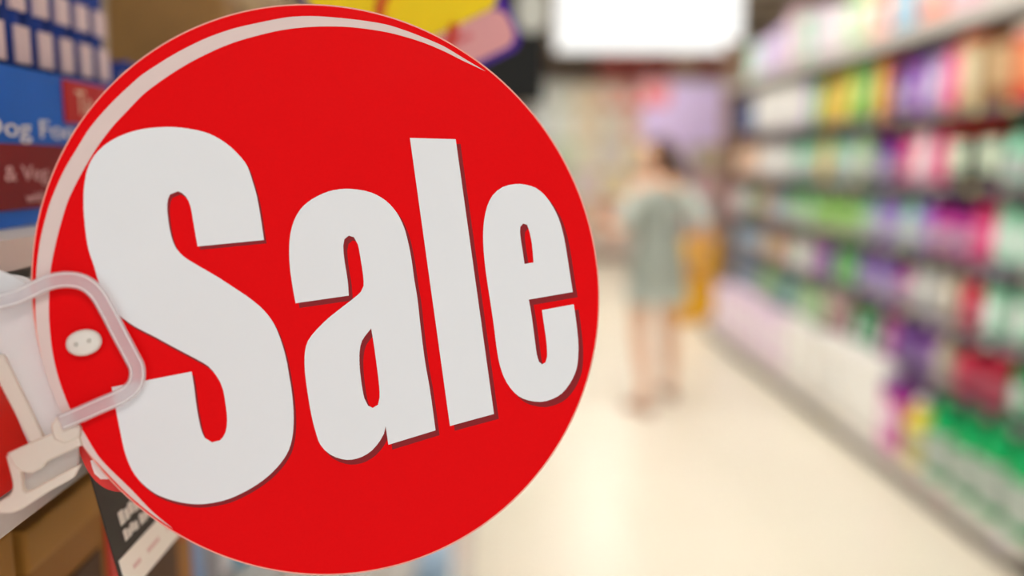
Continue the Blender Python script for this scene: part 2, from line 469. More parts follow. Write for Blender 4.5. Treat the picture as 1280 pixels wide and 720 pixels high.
# ------------------------------------------------------------------ far end shelves
FY = 13.2
t = empty('shelving_bay', (2.2, FY, 0))
tag(t, 'wide pale shelving unit across the far end of the aisle', 'shelf')
boxo('back_panel', -1.6, 1.6, 0.42, 0.45, 0, 2.75, mat('b8aea4', 0.6), t)
for x in (-1.6, -0.533, 0.533, 1.6):
    boxo('upright', x - 0.015, x + 0.015, 0.0, 0.42, 0, 2.75, mat('c8bfb4', 0.5), t)
FL = [0.12, 0.55, 0.98, 1.41, 1.84, 2.27]
for z in FL:
    for x in (-1.6, -0.533, 0.533):
        boxo('shelf_board', x + 0.017, x + 1.05, 0.0, 0.42, z - 0.025, z, mat('d8d0c4', 0.5), t)
far_cols = {
    5: ['cfd8d8 pale grey', 'd9dccb sage white', 'e9cfa8 peach', 'e8b09a salmon', 'e88a84 coral', 'd98a94 dusty pink', 'c8a8c8 mauve', 'a88a80 brown', 'c8a890 tan'],
    4: ['e4eef0 icy white', 'e9eee0 off-white', 'ecd6b0 peach', 'e6dcc8 cream', 'f0b8a4 pink', 'c8b0dc lavender', 'c4acdc lavender', 'c0aac8 mauve', 'c8a888 tan'],
    3: ['dfe9e4 mint white', 'cfe0c0 pale green', 'ede2c4 cream', 'e4d8d0 blush', 'f0dca8 pale yellow', 'd0c0e0 lavender', 'ccb8dc lavender', 'c4b890 olive tan', 'e0a8a8 rose'],
    2: ['e6e2cc cream', 'd4dcc8 sage', 'e6cfd0 blush', 'f0dca8 pale yellow', 'ecd4b8 peach', 'd6c8dc lilac', 'd8b8c8 rose lilac', 'e0b0b8 rose', 'd4a8b8 rose mauve'],
    1: ['e8e0cc cream', 'dcd4cc warm grey', 'ecc8a8 peach', 'f0a888 salmon', 'e8d8c0 cream', 'd8c8d0 blush grey', 'd8b0b8 rose', 'b8b0c8 grey lilac', 'e8a05a orange'],
    0: ['e4dcc8 cream', 'd8d8cc pale sage', 'e0d0c0 beige', 'e0c0b0 blush', 'd8d0c8 warm grey', 'e0c8a8 beige', 'c8b8c8 mauve', 'd0a8b0 rose', 'c8b0a8 taupe']}
fw_words = ['bottom', 'second', 'third', 'fourth', 'fifth', 'top']
for li, row in far_cols.items():
    for i, cw in enumerate(row):
        hx, word = cw.split(' ', 1)
        bay, k = divmod(i, 3)
        x = 2.2 + (-1.6, -0.533, 0.533)[bay] + 0.03 + 0.168 + k * 0.342
        h = random.uniform(0.33, 0.39)
        o = boxo('carton', -0.160, 0.160, -0.12, 0.12, 0, h, mat(hx, 0.5, var=0.08, scale=5), None, 0.006)
        o.location = (x, FY + 0.15, FL[li] + 0.001)
        tag(o, '%s carton on the %s far shelf, %s from its left' % (word, fw_words[li], ordinal(i + 1)), 'box', 'cartons on the far shelving')
        boxo('front_label', -0.07, 0.07, -0.123, -0.1202, 0.11, h - 0.10, mat('f2ece4', 0.5), o)

# header sign above the far shelves, lavender banner hanging
t = empty('header_board', (2.6, 13.28, 2.78))
tag(t, 'dark red header board above the far shelving', 'sign')
boxo('board', -1.0, 1.0, -0.02, 0.02, 0, 0.42, mat('a03c38', 0.5), t, 0.004)
boxo('pale_panel', 0.1, 0.55, -0.026, -0.021, 0.06, 0.36, mat('d8bcae', 0.5), t)
for s in (-0.8, 0.8):
    boxo('bracket', s - 0.02, s + 0.02, -0.02, 0.02, -0.03, 0.0, mat('6e655b', 0.5), t)
t = empty('hanging_banner', (2.02, 9.3, 2.30))
tag(t, 'lavender promotional banner with a pink corner hanging over the aisle behind the woman', 'banner')
boxo('sheet', -0.42, 0.42, -0.004, 0.004, -0.62, 0.0, mat('e0ccff', 0.5, var=0.12, scale=3), t)
boxo('pink_corner', -0.42, -0.14, -0.007, -0.0041, -0.22, -0.0, mat('f08a90', 0.5), t)
boxo('top_bar', -0.44, 0.44, -0.01, 0.01, 0.0, 0.02, mat('e6e2ea', 0.4), t)
for s in (-0.38, 0.38):
    obj('cord', tube(bmesh.new(), [(s, 0, 0.02), (s, 0, CEIL - 2.30)], 0.003, 6), mat('d8d4cc', 0.5), t)

# orange sacks beyond the end of the right shelving
for k, (x, y, z, lab) in enumerate(((1.93, 8.15, 0.0, 'bright orange sack standing on the floor beyond the right shelving, under another'),
                                    (1.99, 8.17, 0.403, 'bright orange sack lying on top of another orange sack beyond the right shelving'))):
    bm = box(bmesh.new(), -.19, .19, -.14, .14, 0, .385, .06)
    for v in bm.verts:
        v.co.x *= 1 - 0.25 * (v.co.z / .385 - .5) ** 2
    o = obj('orange_sack', bm, mat('ffbc2a', 0.5, var=0.1, scale=8), None, True)
    o.location = (x, y, z)
    tag(o, lab, 'sack', 'orange sacks on the floor')
    boxo('sewn_seam', -.15, .15, -.004, .004, .384, .40, mat('e08a10', 0.6), o)

# ------------------------------------------------------------------ left shelving (beside the camera)
GX = -0.20        # front face
LY0, LY1 = -0.25, 7.6
gm = mat('cfcac4', 0.4)
lb = [0.13, 0.50, 0.80, 1.105, 1.458]
nb = 5
bw = (LY1 - LY0) / nb
lword = ['holding the dog food', 'second from the camera', 'third from the camera', 'fourth from the camera', 'farthest from the camera']
lbays = []
for b in range(nb):
    ya, yb = LY0 + b * bw, LY0 + (b + 1) * bw
    t = empty('shelving_bay', (GX, (ya + yb) / 2, 0))
    tag(t, 'low shelving bay along the left side of the aisle, ' + lword[b], 'shelf', 'shelving bays on the left')
    lbays.append(t)
    L = bw / 2
    boxo('back_panel', -0.62, -0.60, -L, L, 0, 1.458, mat('8f8984', 0.6), t)
    boxo('upright', -0.60, -0.575, -L, -L + 0.03, 0, 1.43, dark_c, t)
    for li, z in enumerate(lb):
        fx = 0.12 if li == 0 else 0.0
        boxo('shelf_board', -0.60, fx, -L, L, z - 0.013, z, gm, t)
        if li < 4:
            r = boxo('price_rail', fx, fx + 0.010, -L, L, z - 0.05, z, mat('bdb6b0', 0.4), t)
    boxo('kick_plate', -0.60, 0.10, -L, L, 0, 0.115, mat('77706a', 0.5), t)

# products on the left base shelf and the row below the dog food
leftrow = [(0.66, 'navy'), (0.74, 'grey'), (0.83, 'teal blue'), (0.93, 'blue grey'), (1.05, 'bright red'), (1.17, 'bright red'), (1.29, 'crimson'), (1.42, 'salmon'), (1.55, 'blue grey'), (1.70, 'grey'), (1.86, 'white'), (2.02, 'pale pink')]
for i, (y, cw) in enumerate(leftrow):
    product('refill pouch', (GX - 0.06, y, 1.1055), PI, dict(zip('blc', CW[cw])), '%s pouch under the dog food shelf, %s beyond the brown boxes' % (cw, ordinal(i + 1)), 'pouches under the left top shelf', 0.8, 0.5 if y < 1 else 0.62, 0.72)
basel = ['blue grey', 'white', 'orange', 'cream', 'white', 'mint', 'white', 'pale pink', 'off-white', 'teal blue', 'white', 'lavender', 'cream', 'white']
for i, cw in enumerate(basel):
    product('wrapped pack', (GX - 0.01, 2.35 + i * 0.30, 0.1305), PI, dict(zip('blc', CW[cw])), '%s wrapped pack on the left bottom shelf, %s one from the near end' % (cw, ordinal(i + 1)), 'packs on the left bottom shelf', 1, 0.97, 1.05)

# tan boxes on the shelf below the price card
kraft = mat('9a6426', 0.6, var=0.35, scale=9)
for i, y in enumerate((0.335, 0.455, 0.570)):
    o = boxo('pet_treat_box', -0.075, 0.075, -0.054, 0.054, 0, 0.218 - 0.006 * i, kraft, None, 0.003)
    o.location = (GX - 0.095, y, 1.1055)
    tag(o, 'golden brown pet treat box below the price card, %s from the left edge' % ordinal(i + 1), 'box', 'golden brown boxes')
    boxo('lid_flap', -0.076, 0.076, -0.055, 0.055, 0.19, 0.2185 - 0.006 * i, mat('a9742f', 0.6, var=0.3, scale=12), o, 0.002)
    boxo('dark_panel', 0.0751, 0.0762, -0.044, 0.02, 0.05, 0.17, mat('4a2a10', 0.6), o)
    boxo('red_flash', 0.0751, 0.0766, 0.028, 0.05, 0.12, 0.185, mat('c8281c', 0.5), o)

# ---- dog food trays with their pouches on the top shelf
FXD = -0.232
BLUE = mat('0560c4', 0.35, var=0.15, scale=25)
NAVY = mat('1c3c8c', 0.35, var=0.2, scale=25)
BAR = mat('d6c0c4', 0.4, var=0.15, scale=40)
TOPZ = 1.4585


def text_mesh(name, body, size, m, parent, loc, rot, extr=0.0002, sx=1.0):
    cu = bpy.data.curves.new(name, 'FONT')
    cu.body = body
    cu.size = size
    cu.extrude = extr
    cu.resolution_u = 3
    cu.align_x = 'LEFT'
    tmp = bpy.data.objects.new(name, cu)
    COL.objects.link(tmp)
    dg = bpy.context.evaluated_depsgraph_get()
    me = bpy.data.meshes.new_from_object(tmp.evaluated_get(dg))
    COL.objects.unlink(tmp)
    bpy.data.objects.remove(tmp)
    me.materials.clear()
    me.materials.append(m)
    o = bpy.data.objects.new(name, me)
    COL.objects.link(o)
    o.parent = parent
    o.location = loc
    o.rotation_euler = rot
    o.scale = (sx, 1, 1)
    return o


ROT = (PI / 2, 0, PI / 2)        # text lying on a face that looks towards +x, reading along +y
RED = mat('a80f14', 0.4, var=0.12, scale=30)
CREAM = mat('e8d2b8', 0.5, var=0.1)
for ti, (ya, yb) in enumerate(((0.335, 0.590), (0.596, 0.800))):
    t = empty('dog_food_tray', (FXD, ya, TOPZ))
    tag(t, ('blue carton tray of dog food with red label beside the sale sign' if ti == 0 else
            'blue dog food tray mostly hidden behind the sale sign, beyond the first tray'), 'tray', 'dog food trays')
    W = yb - ya
    bm = bmesh.new()
    for (x0, x1, y0, y1) in ((-0.003, 0, 0, W), (-0.13, -0.127, 0, W), (-0.127, -0.003, 0, 0.003), (-0.127, -0.003, W - 0.003, W)):
        box(bm, x0, x1, y0, y1, 0.0, 0.078)
    box(bm, -0.127, -0.003, 0.003, W - 0.003, 0, 0.002)
    obj('tray_carton', bm, BLUE, t)
    boxo('red_band', 0.0001, 0.0009, 0.0, W, 0.0085, 0.0405, mat('780d16', 0.4, var=0.15, scale=40), t)
    if ti == 0:
        boxo('red_label', 0.0001, 0.0012, 0.160, 0.218, 0.053, 0.0765, mat('b3151a', 0.4), t, 0.0005)
        text_mesh('label_lettering', 'Ta', 0.019, CREAM, t, (0.0015, 0.173, 0.0585), ROT)
        text_mesh('tray_lettering', 'Dog Food', 0.0135, mat('dfe0e4', 0.5), t, (0.0005, 0.078, 0.0440), ROT, sx=1.95)
        text_mesh('band_lettering', '& Veg', 0.0110, mat('d6a8a8', 0.5), t, (0.0012, 0.094, 0.0225), ROT, sx=1.6)
        text_mesh('band_lettering', 'with', 0.0075, mat('d6a8a8', 0.5), t, (0.0012, 0.112, 0.0115), ROT, sx=1.5)
    np_ = int((W - 0.008) / 0.0245)
    for k in range(np_):
        yy = ya + 0.006 + 0.0122 + k * 0.0245
        bm = loft(bmesh.new(), [(0.0, .05, .0095, 3), (.02, .052, .0112, 3), (.085, .052, .0112, 3), (.118, .052, .0080, 3), (.128, .053, .003, 4), (.134, .053, .003, 4)], 16)
        o = obj('dog_food_pouch', bm, NAVY, None, True, (FXD - 0.062, yy, TOPZ + 0.0022))
        tag(o, 'dark blue dog food pouch standing in the %s tray, %s from the front' % ('first' if ti == 0 else 'second', ordinal(k + 1)), 'pouch', 'dog food pouches')
        boxo('lower_window', 0.0518, 0.0532, -0.0070, 0.0070, 0.080, 0.099, BAR, o)
        o.scale = (1, 1, 1.0 if ti == 0 else 0.72)
        boxo('upper_window', 0.0500, 0.0522, -0.0070, 0.0070, 0.107, 0.122, BAR, o)

# kraft bags behind the trays, towards the far end of the top shelf
for i, (y, hgt, c) in enumerate(((0.86, 0.235, '96703f'), (0.965, 0.25, 'b0946a'), (1.08, 0.26, 'a88a66'), (1.20, 0.26, '9c845c'), (1.32, 0.26, 'a08c68'))):
    bm = loft(bmesh.new(), [(0, .055, .044, 5), (.01, .06, .048, 5), (hgt * .75, .058, .046, 4), (hgt * .93, .02, .046, 4), (hgt, .006, .046, 6)], 20)
    o = obj('paper_bag', bm, mat(c, 0.7, var=0.25, scale=20), None, True, (GX - 0.09, y, TOPZ))
    tag(o, 'upright tan paper bag on the left top shelf, %s beyond the dog food' % ordinal(i + 1), 'bag', 'tan paper bags')
    boxo('clip_seal', -0.012, 0.012, -0.02, 0.02, hgt - 0.012, hgt + 0.006, mat('6a5030', 0.6), o)
    obj('dark_emblem', loft(bmesh.new(), [(hgt * .62, .0605, .02, 4), (hgt * .76, .0585, .02, 4)], 8, False, -PI * .35, PI * .35), mat('2a2418' if i == 1 else '7a5c38', 0.6), o)

# ---- price rail with red cards under the top shelf
t = empty('price_channel', (-0.19, 0.1, 1.398))
tag(t, 'clear plastic price channel holding a red card under the top left shelf', 'price holder')
boxo('channel_back', -0.006, -0.004, -0.05, 0.75, -0.05, 0.042, mat('c8c2bc', 0.4), t)
boxo('red_card', -0.004, -0.002, -0.04, 0.74, -0.038, 0.030, mat('d8251c', 0.35, var=0.05), t)
boxo('white_stroke', -0.002, -0.0014, 0.205, 0.228, 0.003, 0.008, mat('f2ece6', 0.4), t)
boxo('lower_lip', -0.006, 0.004, -0.05, 0.75, -0.050, -0.040, frosted('e4dcd8', 0.8), t, 0.001)
boxo('upper_lip', -0.006, 0.004, -0.05, 0.75, 0.032, 0.042, frosted('e4dcd8', 0.8), t, 0.001)
boxo('mounting_arm', -0.012, -0.006, -0.04, 0.74, 0.015, 0.042, mat('a8a29c', 0.4), t)

# ---- slanted black price card below
t = empty('price_card', (-0.171, 0.355, 1.385))
tag(t, 'slanted black and white price card hanging below the price channel behind the sign', 'card')
top, bot = Vector((0, 0, 0)), Vector((0.016, 0, -0.078))
n2 = Vector((0.078, 0, 0.016)).normalized()
dn = (bot - top)


def card_quad(a0, a1, y0, y1, off, th, rest=0.0):
    bm = bmesh.new()
    vs = []
    for o_ in (off, off + th):
        for (a, y) in ((a0, y0), (a0, y1), (a1, y1), (a1, y0)):
            vs.append(bm.verts.new(top + dn * a + Vector((0, y, 0)) + n2 * o_))
    for f in ((0, 1, 2, 3), (7, 6, 5, 4), (0, 4, 5, 1), (1, 5, 6, 2), (2, 6, 7, 3), (3, 7, 4, 0)):
        bm.faces.new([vs[i] for i in f])
    bmesh.ops.recalc_face_normals(bm, faces=bm.faces[:])
    return bm


obj('card_sheet', card_quad(0, 1.0, 0, 0.15, 0, 0.0006), mat('37322d', 0.5), t)
obj('white_strip', card_quad(0.80, 1.0, 0.002, 0.15, 0.0007, 0.0004), mat('ece8dc', 0.5, var=0.05), t)
txm = mat('d8d6cc', 0.5)
for (a0, a1, words) in ((0.58, 0.655, (11,)), (0.685, 0.745, (4, 3, 2, 5, 3))):
    yy = .012
    for wd in words:
        for q in range(wd):
            lw_ = (0.0046, 0.0036, 0.0042)[q % 3] * (1.25 if len(words) == 1 else 0.9)
            obj('printed_mark', card_quad(a0 + 0.012 * (q % 2), a1 - 0.008 * ((q + 1) % 3 == 0), yy, yy + lw_ * .84, 0.0007, 0.0002), txm, t)
            yy += lw_
        yy += .0022
for (s0, s1) in ((.012, .020), (.028, .042), (.052, .062)):
    obj('faint_print', card_quad(0.885, 0.91, s0, s1, 0.0011, 0.0001), mat('d9b9b2', 0.5), t)

# ------------------------------------------------------------------ promo card and black blade sign above the sale sign
t = empty('promo_card', (-0.040, 0.64, 1.588))
tag(t, 'tilted yellow and pink promotional card with a purple edge above the sale sign', 'sign')
PR = Matrix.Rotation(math.radians(-25), 4, 'Y')


def rr(x0, x1, z0, z1, r, y0, y1, M=PR):
    """rounded rectangle plate in the xz plane"""
    bm = bmesh.new()
    pts = []
    for (cx, cz, a) in ((x1 - r, z1 - r, 0), (x0 + r, z1 - r, 90), (x0 + r, z0 + r, 180), (x1 - r, z0 + r, 270)):
        for k in range(7):
            an = math.radians(a + 15 * k)
            pts.append((cx + r * math.cos(an), cz + r * math.sin(an)))
    f = [bm.verts.new(M @ Vector((x, y0, z))) for x, z in pts]
    b_ = [bm.verts.new(M @ Vector((x, y1, z))) for x, z in pts]
    bm.faces.new(f)
    bm.faces.new(list(reversed(b_)))
    for i in range(len(f)):
        j = (i + 1) % len(f)
        bm.faces.new((f[j], f[i], b_[i], b_[j]))
    bmesh.ops.recalc_face_normals(bm, faces=bm.faces[:])
    return bm


obj('purple_border', rr(-0.075, 0.054, -0.043, 0.10, 0.012, 0.0, 0.0012), mat('4c1f98', 0.4), t)
obj('yellow_panel', rr(-0.072, 0.050, -0.010, 0.097, 0.010, -0.0004, 0.0), mat('ffdc00', 0.35, var=0.05), t)
obj('pink_band', rr(-0.072, 0.050, -0.0385, -0.0105, 0.010, -0.0006, -0.0), mat('e6a6a6', 0.4, var=0.06), t)
bm = bmesh.new()
M2 = PR
arc = [M2 @ Vector((-0.008 + 0.026 * math.cos(math.radians(a)), -0.0012, 0.006 + 0.028 * math.sin(math.radians(a)))) for a in range(100, 330, 12)]
tube(bm, arc, 0.0035, 6)
obj('red_swoosh', bm, mat('d8402c', 0.4), t, True)
obj('red_bar', rr(-0.012, 0.022, -0.022, -0.018, 0.0015, -0.0009, -0.0006), mat('d87070', 0.4), t)
obj('green_spot', rr(-0.052, -0.036, -0.004, 0.012, 0.0075, -0.0009, -0.0004), mat('9aa818', 0.4), t)
obj('support_wire', tube(bmesh.new(), [(-0.03, 0.004, -0.02), (-0.09, 0.02, -0.07), (GX + 0.045, 0.03, -0.128)], 0.0012, 6), mat('c8c4be', 0.3, 1.0), t)

t = empty('black_blade_sign', (0.0, 1.6, 1.46))
tag(t, 'matte black rectangular blade sign with a white round spot above the sale sign', 'sign')
boxo('post', -0.215, -0.195, -0.01, 0.01, 0.0, 0.45, mat('2c2b2b', 0.5), t)
boxo('panel', -0.195, 0.098, -0.008, 0.008, 0.135, 0.45, mat('262726', 0.6), t, 0.003)
obj('white_spot', rr(0.05, 0.102, 0.255, 0.33, 0.025, -0.011, -0.0081, Matrix.Identity(4)), mat('e6e8de', 0.4), t)

# ------------------------------------------------------------------ the sale sign
# the sign's plane stands about 0.33 m from the lens, left edge a little nearer; its printed
# design is drawn below on a 710-unit artboard and laid onto that plane at real size
SN = (RT * -0.22 + FW * 0.975).normalized()          # points away from the camera
SP = CAM + (RT * (393 - 640) / FPX - UP * (362 - 360) / FPX + FW) * 0.33
SU = (RT - SN * RT.dot(SN)).normalized()
SV = SU.cross(SN) * -1
if SV.dot(UP) < 0: SV = -SV
SF = Matrix((SU, SV, -SN)).transposed().to_4x4()    # local x right, y up, z towards the viewer
SF.translation = SP
SFI = SF.inverted()


def art(x, y, wz=0.0):
    d = RT * (x - 640) / FPX - UP * (y - 360) / FPX + FW
    p = SP - SN * wz
    k = (p - CAM).dot(SN) / d.dot(SN)
    q = SFI @ (CAM + d * k)
    return q.x, q.y


def smooth_path(pts, step=6):
    """closed outline: tuples of three are corners, the rest are smoothed through"""
    n = len(pts)
    P2 = [Vector((p[0], p[1])) for p in pts]
    cor = [len(p) > 2 for p in pts]
    out = []
    for i in range(n):
        p1, p2_ = P2[i], P2[(i + 1) % n]
        p0 = p1 if cor[i] else P2[i - 1]
        p3 = p2_ if cor[(i + 1) % n] else P2[(i + 2) % n]
        t0 = (p2_ - p0) / (2 if not cor[i] else 1)
        t1 = (p3 - p1) / (2 if not cor[(i + 1) % n] else 1)
        L = (p2_ - p1).length
        for v, q in ((0, t0), (1, t1)):
            if q.length > L: q *= L / q.length
        m = max(1, int(L / step))
        for k in range(m):
            s = k / m
            out.append(p1 * (2 * s ** 3 - 3 * s ** 2 + 1) + t0 * (s ** 3 - 2 * s ** 2 + s) + p2_ * (-2 * s ** 3 + 3 * s ** 2) + t1 * (s ** 3 - s ** 2))
    return out


def filled(name, outlines, z0, z1, m, parent, off=(0, 0), bevel=0.0, smooth=True, step=6, clipf=None):
    """flat shape (with holes) of real thickness z0..z1 in the sign's plane"""
    cu = bpy.data.curves.new(name, 'CURVE')
    cu.dimensions = '2D'
    cu.fill_mode = 'BOTH'
    cu.extrude = (z1 - z0) / 2 - bevel
    cu.bevel_depth = bevel
    cu.bevel_resolution = 2
    for o in outlines:
        pp = smooth_path(o, step) if smooth else [Vector((p[0], p[1])) for p in o]
        s = cu.splines.new('POLY')
        s.points.add(len(pp) - 1)
        for q, p in zip(s.points, pp):
            x, y = art(p.x + off[0], p.y + off[1], z1)
            q.co = (x, y, 0, 1)
        s.use_cyclic_u = True
    tmp = bpy.data.objects.new(name, cu)
    COL.objects.link(tmp)
    dg = bpy.context.evaluated_depsgraph_get()
    me = bpy.data.meshes.new_from_object(tmp.evaluated_get(dg))
    COL.objects.unlink(tmp)
    bpy.data.objects.remove(tmp)
    me.materials.clear()
    me.materials.append(m)
    me.transform(Matrix.Translation((0, 0, (z0 + z1) / 2)))
    o = bpy.data.objects.new(name, me)
    COL.objects.link(o)
    o.parent = parent
    return o


sign = empty('sale_sign')
sign.matrix_world = SF
tag(sign, 'large round glossy red Sale sign with white letters clipped to the shelf edge', 'sign')


def sign_red():
    m = bpy.data.materials.new('glossy_red_print')
    m.use_nodes = True
    nt = m.node_tree
    b = nt.nodes['Principled BSDF']
    n = nt.nodes.new('ShaderNodeTexNoise')
    n.inputs['Scale'].default_value = 900
    n.inputs['Detail'].default_value = 4
    tc = nt.nodes.new('ShaderNodeTexCoord')
    nt.links.new(tc.outputs['Object'], n.inputs['Vector'])
    mx = nt.nodes.new('ShaderNodeMix')
    mx.data_type = 'RGBA'
    mx.inputs[6].default_value = (*lin('e8040c'), 1)
    mx.inputs[7].default_value = (*lin('ee0c10'), 1)
    nt.links.new(n.outputs['Fac'], mx.inputs[0])
    nt.links.new(mx.outputs[2], b.inputs['Base Color'])
    b.inputs['Roughness'].default_value = 0.33
    b.inputs['Specular IOR Level'].default_value = 0.04
    # the sheet is not perfectly flat
    n2_ = nt.nodes.new('ShaderNodeTexNoise')
    n2_.inputs['Scale'].default_value = 14
    nt.links.new(tc.outputs['Object'], n2_.inputs['Vector'])
    bp = nt.nodes.new('ShaderNodeBump')
    bp.inputs['Strength'].default_value = 0.5
    bp.inputs['Distance'].default_value = 0.004
    nt.links.new(n2_.outputs['Fac'], bp.inputs['Height'])
    nt.links.new(bp.outputs['Normal'], b.inputs['Normal'])
    return m


RED_S = sign_red()
WHITE_S = mat('ecedf0', 0.4, var=0.01)
RINGC = mat('e6cfca', 0.4, var=0.02)
SHAD = mat('8c1016', 0.4, var=0.04)
EC = (394.2, 362.0)
ea, eb = 362.2, 350.3
d1, d2 = (0.6548, 0.7558), (-0.7558, 0.6548)
disc = []
for k in range(160):
    a = 2 * PI * k / 160
    disc.append((EC[0] + ea * math.cos(a) * d1[0] + eb * math.sin(a) * d2[0], EC[1] + ea * math.cos(a) * d1[1] + eb * math.sin(a) * d2[1]))


def shrink(o, r):
    return [(EC[0] + (x - EC[0]) * (1 - r / 356), EC[1] + (y - EC[1]) * (1 - r / 356)) for x, y in o]


filled('rim', [disc, shrink(disc, 1.8)], -0.0012, 0.0, mat('f4a898', 0.4, var=0.03), sign, smooth=False)
filled('disc', [shrink(disc, 1.7)], -0.0012, 0.0, RED_S, sign, smooth=False)

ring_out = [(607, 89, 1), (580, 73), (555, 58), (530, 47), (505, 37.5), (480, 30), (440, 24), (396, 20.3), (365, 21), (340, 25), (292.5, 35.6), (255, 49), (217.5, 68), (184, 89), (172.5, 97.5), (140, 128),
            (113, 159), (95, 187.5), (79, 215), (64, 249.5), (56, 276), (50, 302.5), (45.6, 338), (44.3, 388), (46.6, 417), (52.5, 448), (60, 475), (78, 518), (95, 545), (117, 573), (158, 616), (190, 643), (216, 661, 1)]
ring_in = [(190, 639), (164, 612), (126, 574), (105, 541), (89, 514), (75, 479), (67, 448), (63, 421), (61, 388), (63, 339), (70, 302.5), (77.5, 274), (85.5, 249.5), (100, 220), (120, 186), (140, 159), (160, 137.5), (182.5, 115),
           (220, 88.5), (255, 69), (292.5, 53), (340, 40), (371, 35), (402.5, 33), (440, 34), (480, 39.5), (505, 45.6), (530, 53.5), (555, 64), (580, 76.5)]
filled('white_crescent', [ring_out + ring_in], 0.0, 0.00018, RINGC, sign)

C = 1
S_ = [(330, 300, C), (247, 308, C), (242.5, 282.5), (238, 257.5), (232.5, 246), (222.5, 239), (212.5, 243), (209, 255), (210, 272.5), (214, 295), (220, 310), (230, 321), (245, 330.5), (270, 345), (292.5, 359.5), (312.5, 373),
      (330, 388), (342.5, 405), (351, 425), (357.5, 447.5), (362, 472.5), (365, 492), (367, 517.5), (366, 542.5), (361, 562.5), (350, 580), (332.5, 597.5), (310, 612.5), (285, 624), (260, 629.5), (240, 630), (217.5, 626), (195, 617.5),
      (177.5, 604), (165, 587.5), (156, 565), (151, 542.5), (146, 517.5), (142.5, 499), (139.5, 484, C), (239.5, 464.5, C), (242.5, 482.5), (246, 510), (251, 535), (256, 547.5), (265, 553), (275, 550.5), (282, 540), (284, 525),
      (282, 505), (279, 487.5), (275, 477), (270, 469), (260, 457.5), (240, 446), (220, 435.5), (192.5, 420.5), (167.5, 407.5), (147.5, 392.5), (135, 375), (124, 354), (117.5, 332.5), (111, 313), (107, 290), (104.5, 260),
      (105, 235), (109, 212.5), (117.5, 195), (132.5, 180), (152.5, 169), (175, 162), (200, 159), (220, 159), (242.5, 162), (262.5, 167.5), (282.5, 179), (297.5, 192.5), (309, 207.5), (316, 227.5), (321, 245), (326, 272.5)]
A_ = [(369.5, 379, C), (436, 369.5, C), (434.5, 350), (430.5, 325), (429, 307.5), (430.5, 299), (436, 294.5), (442.5, 296.5), (447.5, 306), (451, 325), (454, 345), (454.5, 357.5), (451, 365), (440, 374.5), (425, 386), (409, 399),
      (395, 413), (385, 426), (381, 441), (381, 462.5), (384, 487.5), (389, 517.5), (394, 538), (400.5, 556), (412.5, 568), (427.5, 574), (440, 574.5), (452.5, 571), (465, 563), (475, 551), (480, 542), (482, 532.5, C),
      (485.5, 556, C), (544.5, 538, C), (537.5, 487.5), (531, 450), (525.3, 405), (522, 375), (518, 350), (514, 322), (510, 302), (505, 284), (496, 266), (482.5, 251), (465, 241), (447.5, 237), (430, 236), (410, 239.5), (390, 249),
      (376, 261), (367.5, 276), (363, 292.5), (361.5, 312.5), (362.5, 335), (366, 360)]
A_H = [(464, 410.5, C), (459.5, 416), (452.5, 426), (449.5, 439), (449.5, 457.5), (452, 480), (455.5, 498), (460, 507), (466, 510), (472.5, 506), (474.5, 497), (474, 482.5), (471, 457.5), (467.5, 432)]
L_ = [(512.4, 172.4, C), (569.6, 174, C), (617.5, 517.5, C), (562.5, 532.5, C)]
E_ = [(716, 365, C), (661, 374.5, C), (664, 391), (668, 421), (671, 443), (673.6, 452), (677.6, 455.5), (682, 453), (684, 446), (683.4, 430), (681, 412), (678.6, 396), (677.6, 387.6, C), (717.2, 380.4, C), (720, 400), (722.6, 424),
      (723, 438), (722, 454), (719, 466), (712, 480), (702, 492), (690, 499), (676, 502.4), (660, 500.4), (648, 495), (638, 485), (630, 471.5), (624, 453), (620.5, 432), (618, 412), (614, 384), (610, 358), (606.6, 334), (604.4, 310),
      (604, 290), (605.4, 274), (609, 258), (616, 244), (628, 234), (644, 230), (658, 231), (670, 235), (681, 244), (691, 258), (698, 272), (703, 288), (706, 302), (709, 320), (712.4, 342)]
E_H = [(667, 328, C), (655.6, 330, C), (653.6, 316), (651.4, 302), (650, 290), (650.4, 283.5), (654, 279.4), (659, 281), (662, 290), (665, 305)]
for nm, outs, (ox, oy) in (('letter_s', [S_], (3.2, 4.2)), ('letter_a', [A_, A_H], (5, 6)), ('letter_l', [L_], (6, 6)), ('letter_e', [E_, E_H], (6, 6.5))):
    lt = filled(nm, outs, 0.00006, 0.00022, WHITE_S, sign)
    lt['label'] = 'white printed capital S' if nm[-1] == 's' else 'white printed letter ' + nm[-1]
    filled('drop_shadow', outs, 0.0, 0.00005, SHAD, sign, off=(ox, oy))

# ------------------------------------------------------------------ frosted plastic clip and pin
clip = empty('sign_clip')
clip.matrix_world = SF
tag(clip, 'frosted clear plastic clip with a loop arm gripping the sign to the price channel', 'clip')
F_LOOP = frosted('f4eef2', 0.5, 0.2)
F_BODY = frosted('f6f6f8', 0.8, 0.35)
F_RIB = frosted('fdf6ec', 0.85, 0.3)
F_THIN = frosted('e4e4e0', 0.6, 0.3)


